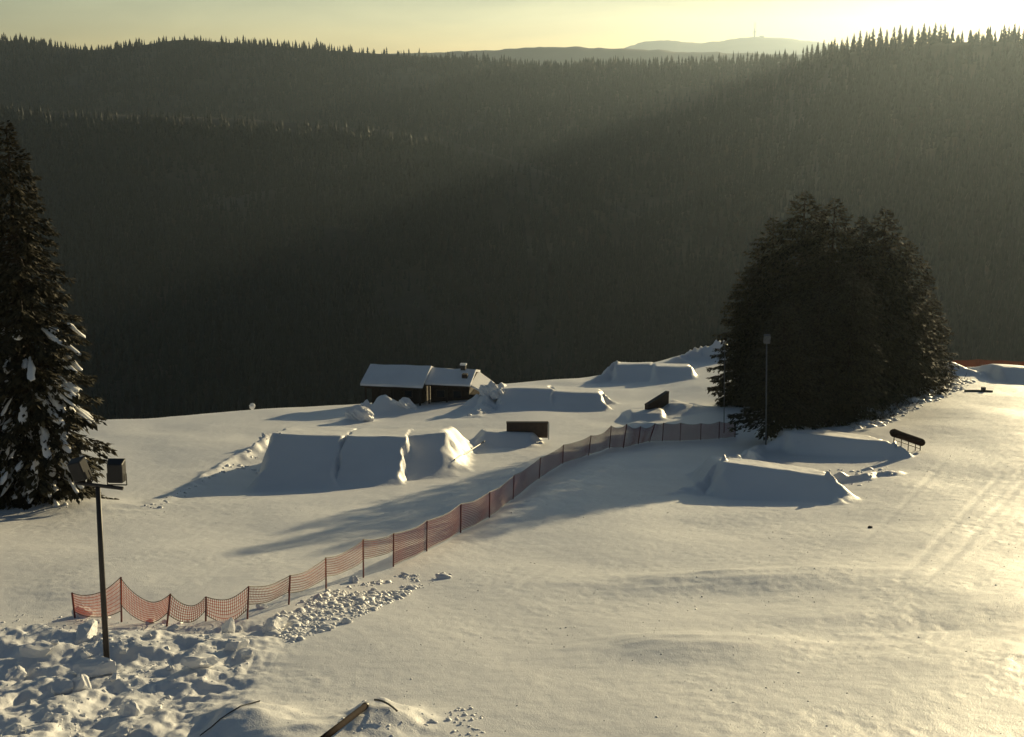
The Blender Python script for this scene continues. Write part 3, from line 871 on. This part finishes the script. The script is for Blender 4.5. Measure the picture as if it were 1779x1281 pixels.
a = Vector(ground(1123, 712)); dirv = Vector((.42, .90, 0)); e2 = Vector(at_depth(1159, 694, a.y + 2.2)); 
dv = (e2 - a); dv.z = 0; Lr = dv.length; dv.normalize()
rb = empty('wooden_up_box', a, math.atan2(dv.y, dv.x)); tag(rb, 'narrow brown wooden box rising away from a small ramp', 'slide box')
zend = at_depth(1159, 681, a.y + dv.y * Lr)[2] - a.z
zg_end = gz_at(a.x + dv.x * Lr, a.y + dv.y * Lr) - a.z
for s_ in (-.13, .13):
    MB().prism([(0, -.2), (Lr, zg_end - .2), (Lr, max(zend, zg_end + .45)), (0, .38)], s_ - .03, s_ + .03).build('side_panel', M_BOARD, rb)
z1 = max(zend, zg_end + .45)
MB().prism([(-.03, .38), (Lr + .03, z1), (Lr + .03, z1 + .06), (-.03, .44)], -.17, .17).build('deck', M_BOARD, rb)
MB().prism([(0, -.1), (.05, -.1), (.05, .37), (0, .37)], -.10, .10).build('end_panel', M_BOARD, rb)

a = Vector(ground(1553, 768)); b = Vector(ground(1603, 783))
tb = empty('jib_tube', a); tag(tb, 'dark round tube on short legs beside the right-hand ramp', 'tube')
a_t = Vector(at_depth(1552, 752, a.y)) - a; b_t = Vector(at_depth(1601, 769, b.y)) - a
ax = (b_t - a_t).normalized(); R0 = .21
pts = [a_t - ax * R0 * .9, a_t - ax * R0 * .5, a_t] + [a_t.lerp(b_t, i / 4) for i in (1, 2, 3)] + [b_t, b_t + ax * R0 * .5, b_t + ax * R0 * .9]
MB().tube(pts, [R0 * .4, R0 * .85, R0 * 1.12] + [R0] * 3 + [R0 * 1.02, R0 * .85, R0 * .4], 14).build('tube', M_RUST, tb, True)
for t_ in (.04, .3, .55, .8, .97):
    q = a_t.lerp(b_t, t_); w = q + a
    g = gz_at(w.x, w.y) - a.z
    MB().tube([q, (q.x, q.y, g - .2)], .028, 6).build('leg', M_IRON, tb)
MB().tube([a_t.lerp(b_t, .02) - Vector((0, 0, .38)), a_t.lerp(b_t, .98) - Vector((0, 0, .38))], .025, 6).build('bottom_rail', M_IRON, tb)

def lying(name, p, q, r, mat, label, cat, lift=.5, n=6):
    A, B = Vector(ground(*p)), Vector(ground(*q))
    pts = [A.lerp(B, i / n) for i in range(n + 1)]
    for w in pts: w.z = max(gz_at(w.x, w.y) + r * lift, w.z + r * lift)
    o = empty(name, A); tag(o, label, cat)
    return o, [w - A for w in pts]
o, pts = lying('half_buried_rail', (1676, 681), (1724, 682), .10, M_IRON, 'dark rail half buried in the snow below the far right ramp', 'rail', .6)
MB().tube(pts, .10, 8).build('rail', M_IRON, o)
MB().box(pts[4] + Vector((0, 0, .15)), (.3, .25, .35)).build('rail_end', M_IRON, o)
o, pts = lying('lying_pole', (790, 801), (842, 768), .035, M_IRON, 'thin dark pole lying on the snow left of the small ramp', 'pole', 1.2)
MB().tube(pts, .04, 6).build('pole', M_IRON, o)
o, pts = lying('lying_pole', (452, 1220), (348, 1280), .02, M_IRON, 'thin dark cane lying on the mound at the bottom left', 'pole', 1.2)
MB().tube(pts, .012, 6).build('pole', M_IRON, o)
# half-buried pipe at the bottom
A = Vector(ground(636, 1226)); B = Vector(at_depth(540, 1300, A.y - 3.0))
A.z -= .0
pp = empty('half_buried_pipe', A); tag(pp, 'brown pipe sticking out of the snow mound at the bottom edge', 'pipe')
dr_ = (B - A).normalized()
MB().tube([Vector((0, 0, 0)) - dr_ * .10, -dr_ * .06, Vector((0, 0, 0)), (B - A) * .5, (B - A)], [.03, .05, .06, .06, .06], 14).build('pipe', M_RUST, pp, True)
MB().tube([-dr_ * .0 + Vector((0, 0, .0)), dr_ * .08], .07, 14).build('collar', M_IRON, pp)
arc = [Vector(ground(650 + 8 * i, 1224 + 20 * (i / 5) ** 2)) - A + Vector((0, 0, .10)) for i in range(6)]
MB().tube(arc, .02, 5).build('strap', M_IRON, pp)

# snow covered shrub lumps near the hut and on the crest
def lump_mesh(seed, sx, sy, sz, n=3, rough=.35):
    import bmesh
    bm = bmesh.new(); bmesh.ops.create_icosphere(bm, subdivisions=n, radius=1.0)
    r = np.random.default_rng(seed); o = r.uniform(0, 100, 3)
    co = np.array([v.co[:] for v in bm.verts])
    nz = fbm(co[:, 0] * 1.6 + o[0] + co[:, 2], co[:, 1] * 1.6 + o[1] - co[:, 2] * .7, 3, seed % 50)
    fac = 1 + rough * nz
    for v, f_ in zip(bm.verts, fac):
        v.co = Vector((v.co.x * sx * f_, v.co.y * sy * f_, v.co.z * sz * f_))
    me = bpy.data.meshes.new('lump'); bm.to_mesh(me); bm.free()
    me.materials.append(M_SNOW_LUMP)
    return me
def lump(name, u, v, sx, sy, sz, label, cat, seed, group=None, sink=.35, mesh=None, n=3, rough=.35, rz=0.0):
    p = ground(u, v)
    o = bpy.data.objects.new(name, mesh or lump_mesh(seed, sx, sy, sz, n, rough)); COL.objects.link(o)
    if mesh: o.scale = (sx, sy, sz)
    o.location = (p[0], p[1], p[2] + sz * (1 - sink) - sz * .3); o.rotation_euler = (0, 0, rz)
    tag(o, label, cat, group); return o
lump('snow_covered_shrub', 620, 727, 0.85, .7, .5, 'low snow covered shrub in front of the hut', 'shrub', 3, n=4, rough=.55)
lump('snow_covered_shrub', 632, 712, .4, .35, .45, 'rounded snow cap on the shrub in front of the hut', 'shrub', 4, n=4, rough=.5)
lump('snow_covered_shrub', 437, 709, .55, .5, .55, 'single snow covered shrub on the left part of the crest', 'shrub', 5, n=4, rough=.5)
lump('snow_block', 704, 706, 0.6, .5, .35, 'snow rubble heap against the hut wall', 'snow heap', 6, n=4, rough=.7)
lump('snow_heap', 852, 684, .75, .7, .6, 'rough snow heap against the right end of the hut', 'snow heap', 8, n=4, rough=.4)
lump('snow_heap', 868, 686, .5, .5, .4, 'lower snow heap at the far right of the hut', 'snow heap', 9, n=4, rough=.6)
st = ground(1512, 918)
o = bpy.data.objects.new('stone', lump_mesh(77, .10, .08, .07, 2)); COL.objects.link(o); o.data.materials[0] = M_STONE
o.location = (st[0], st[1], st[2] + .03); tag(o, 'small dark stone alone on the open snow at right', 'stone')

# thrown-up snow blocks round the lamp post
def block_mesh(seed):
    import bmesh
    r = np.random.default_rng(seed)
    bm = bmesh.new(); bmesh.ops.create_icosphere(bm, subdivisions=3, radius=1.0)
    planes = [(Vector(r.normal(0, 1, 3)).normalized(), r.uniform(.45, .85)) for _ in range(9)]
    co = np.array([v.co[:] for v in bm.verts]); nz = fbm(co[:, 0] * 3 + seed, co[:, 1] * 3 + co[:, 2] * 2, 3, 9)
    for v, q in zip(bm.verts, nz):
        for n_, d_ in planes:
            e = v.co.dot(n_) - d_
            if e > 0: v.co -= n_ * e
        v.co *= 1 + .10 * q
    me = bpy.data.meshes.new('snow_block'); bm.to_mesh(me); bm.free(); me.materials.append(M_SNOW_LUMP)
    return me
BL = [block_mesh(200 + k) for k in range(6)]
big = [(172, 1172, .95, .5, .55, 'largest snow block, at the foot of the floodlight mast'),
       (110, 1205, .5, .4, .55, 'rounded snow block left below the floodlight mast'),
       (140, 1200, .35, .3, .45, 'upright snow slab beside the rounded block below the mast'),
       (225, 1240, .55, .35, .4, 'snow block nearest the bottom edge right of the mast'),
       (345, 1156, .75, .4, .4, 'wide snow block midway between mast and rubble strip'),
       (396, 1100, .22, .3, .55, 'upright sunlit snow slab below the net fence'),
       (408, 1128, .6, .4, .45, 'snow block just below the upright sunlit slab'),
       (430, 1140, .3, .25, .28, 'small snow block at the right end of the churned bank'),
       (478, 1092, .7, .4, .4, 'snow block at the lower left end of the rubble strip'),
       (148, 1070, .6, .45, .4, 'snow block beside the foot of the leftmost fence post'),
       (150, 1105, .9, .5, .35, 'flat snow block between first fence post and mast'),
       (455, 1032 + 25, .25, .2, .2, 'small snow block beside the fence above the rubble strip'),
       (30, 1176, .7, .4, .3, 'flat snow block at the left edge level with the mast foot'),
       (60, 1135, .7, .45, .4, 'snow block on the left bank in the shadow of the mast'),
       (615, 1012, .3, .25, .25, 'sunlit snow block at the top end of the rubble strip'),
       (552, 1042, .25, .2, .22, 'snow block at the fence side of the rubble strip')]
for k, (u, v, sx, sy, sz, lab) in enumerate(big):
    lump('snow_block', u, v, sx * .68, sy * .68, sz * .68, lab, 'snow block', 0, None, .38, BL[k % 6], rz=k * 1.7)
r = np.random.default_rng(55)
for k in range(40):
    u, v = r.uniform(0, 440), r.uniform(1070, 1278)
    if v > 1180 and u > 300: continue
    s_ = r.uniform(.06, .16)
    lump('snow_block', u, v, s_ * r.uniform(.8, 1.5), s_, s_ * r.uniform(.6, 1), 'small snow lump scattered over the churned bank round the mast', 'snow lump', 0,
         'small snow lumps on the churned bank', .42, BL[k % 6], rz=r.uniform(0, 6))

# ------------------------------------------------------------------ clods too small to count
def clods(name, pts, sizes, label, mat=M_SNOW_LUMP, seed=0):
    r = np.random.default_rng(seed)
    t = (1 + 5 ** .5) / 2
    iv = np.array([(-1, t, 0), (1, t, 0), (-1, -t, 0), (1, -t, 0), (0, -1, t), (0, 1, t), (0, -1, -t), (0, 1, -t), (t, 0, -1), (t, 0, 1), (-t, 0, -1), (-t, 0, 1)]) / 1.9
    fi = np.array([(0, 11, 5), (0, 5, 1), (0, 1, 7), (0, 7, 10), (0, 10, 11), (1, 5, 9), (5, 11, 4), (11, 10, 2), (10, 7, 6), (7, 1, 8), (3, 9, 4), (3, 4, 2), (3, 2, 6), (3, 6, 8), (3, 8, 9), (4, 9, 5), (2, 4, 11), (6, 2, 10), (8, 6, 7), (9, 8, 1)])
    n = len(pts); sizes = np.asarray(sizes)
    V = iv[None] * (1 + r.normal(0, .22, (n, 12, 1))) * sizes[:, None, None] * r.uniform(.6, 1.35, (n, 1, 3)) * np.array([1.15, 1.0, .7])
    a = r.uniform(0, 6.28, n); c, s = np.cos(a)[:, None], np.sin(a)[:, None]
    V = np.stack([V[..., 0] * c - V[..., 1] * s, V[..., 0] * s + V[..., 1] * c, V[..., 2]], -1)
    V = V + (pts + np.array([0, 0, 1]) * (sizes * -.02)[:, None])[:, None]
    o = mesh_obj(name, V.reshape(-1, 3), (fi[None] + (np.arange(n) * 12)[:, None, None]).reshape(-1, 3), mat)
    tag(o, label=label, cat='snow clods', kind='stuff')
def scatter_poly(poly, n, seed, power=1.0):
    """world points inside a patch whose corners are photo points on the slope"""
    r = np.random.default_rng(seed)
    P = np.array([ground(*q)[:2] for q in poly]); lo, hi = P.min(0), P.max(0)
    out = []
    while len(out) < n:
        c = r.uniform(lo, hi, (n * 4, 2))
        ins = np.zeros(len(c), bool); j = len(P) - 1
        for i in range(len(P)):
            cond = ((P[i, 1] > c[:, 1]) != (P[j, 1] > c[:, 1])) & (c[:, 0] < (P[j, 0] - P[i, 0]) * (c[:, 1] - P[i, 1]) / (P[j, 1] - P[i, 1] + 1e-9) + P[i, 0])
            ins ^= cond; j = i
        dens = fbm(c[:, 0] * .8, c[:, 1] * .6, 2, seed % 40)
        c = c[ins & (r.random(len(c)) < .6 + .6 * dens)]
        out += list(c)
    c = np.array(out[:n])
    return np.column_stack([c, height(c[:, 0], c[:, 1])])
p1 = scatter_poly([(450, 1085), (560, 1030), (690, 1000), (790, 996), (720, 1030), (600, 1085), (500, 1120)], 2400, 1)
clods('rubble_strip', p1, np.random.default_rng(1).gamma(1.1, .028, len(p1)) + .010, 'strip of broken snow rubble below the net fence')
p2 = scatter_poly([(0, 1060), (430, 1090), (470, 1130), (300, 1230), (200, 1281), (0, 1281)], 600, 2)
clods('bank_clods', p2, np.random.default_rng(2).gamma(1.5, .013, len(p2)) + .008, 'loose snow clods over the churned bank')
p3 = scatter_poly([(1475, 748), (1560, 690), (1640, 652), (1700, 665), (1610, 705), (1530, 742)], 900, 3)
clods('clump_clods', p3, np.random.default_rng(3).gamma(2.0, .04, len(p3)) + .03, 'broken snow along the foot of the spruce clump')
p4 = scatter_poly([(0, 900), (1779, 760), (1779, 1281), (500, 1281), (450, 1120), (900, 900)], 2600, 4)
clods('field_crumbs', p4, np.random.default_rng(4).gamma(1.1, .0055, len(p4)) + .004, 'tiny snow crumbs strewn over the open slope')
p5 = []
for poly, n, sd in (([(480, 745), (440, 772), (250, 880), (262, 892), (400, 812), (492, 765)], 150, 5), ([(868, 672), (815, 722), (830, 726), (878, 684)], 60, 6), ([(1440, 815), (1545, 808), (1548, 826), (1445, 838)], 70, 7),
                    ([(540, 1281), (700, 1200), (830, 1225), (800, 1281)], 50, 8), ([(0, 850), (130, 850), (130, 880), (0, 900)], 120, 10), ([(785, 1281), (790, 1235), (835, 1225), (845, 1281)], 40, 11)):
    p5.append(scatter_poly(poly, n, sd))
p5 = np.concatenate(p5)
clods('edge_clods', p5, np.random.default_rng(5).gamma(2.0, .04, len(p5)) * (p5[:, 1] / 90) + .010, 'snow clods along the shaped ramp edges')
# dry brush at the foot of the clump
pb5 = scatter_poly([(1470, 750), (1555, 688), (1640, 648), (1690, 660), (1600, 700), (1520, 742)], 1500, 9)
r = np.random.default_rng(9); n = len(pb5)
az = r.uniform(0, 6.28, n); el = r.uniform(.05, .8, n); ln = r.uniform(.2, .75, n); w = r.uniform(.012, .03, n)
D = np.stack([np.cos(az) * np.cos(el), np.sin(az) * np.cos(el), np.sin(el)], -1) * ln[:, None]
W = np.stack([-np.sin(az), np.cos(az), np.zeros(n)], -1) * w[:, None]
V = np.stack([pb5 - W, pb5 + W, pb5 + D + W * .3, pb5 + D - W * .3], 1).reshape(-1, 3)
tag(mesh_obj('dry_brush', V, np.arange(n * 4).reshape(n, 4), M_TWIG), 'dry brown brush poking through the snow under the spruce clump', 'brush', kind='stuff')

# ------------------------------------------------------------------ haze
x0, x1, y0, y1, z0, z1 = -9500, 9500, -1500, 10700, -420, 300
hz = MB().box(((x0 + x1) / 2, (y0 + y1) / 2, (z0 + z1) / 2), (x1 - x0, y1 - y0, z1 - z0)).build('haze', None)
m = bpy.data.materials.new('haze'); m.use_nodes = True
nt = m.node_tree; nt.nodes.remove(nt.nodes['Principled BSDF'])
pv = nt.nodes.new('ShaderNodeVolumePrincipled')
pv.inputs['Color'].default_value = (0.70, 0.86, 1.0, 1)
pv.inputs['Density'].default_value = HAZE_DENSITY
pv.inputs['Anisotropy'].default_value = 0.70
nt.links.new(pv.outputs[0], nt.nodes['Material Output'].inputs['Volume'])
hz.data.materials.append(m)
tag(hz, label='thin pale winter haze filling the valley air', cat='haze', kind='stuff')
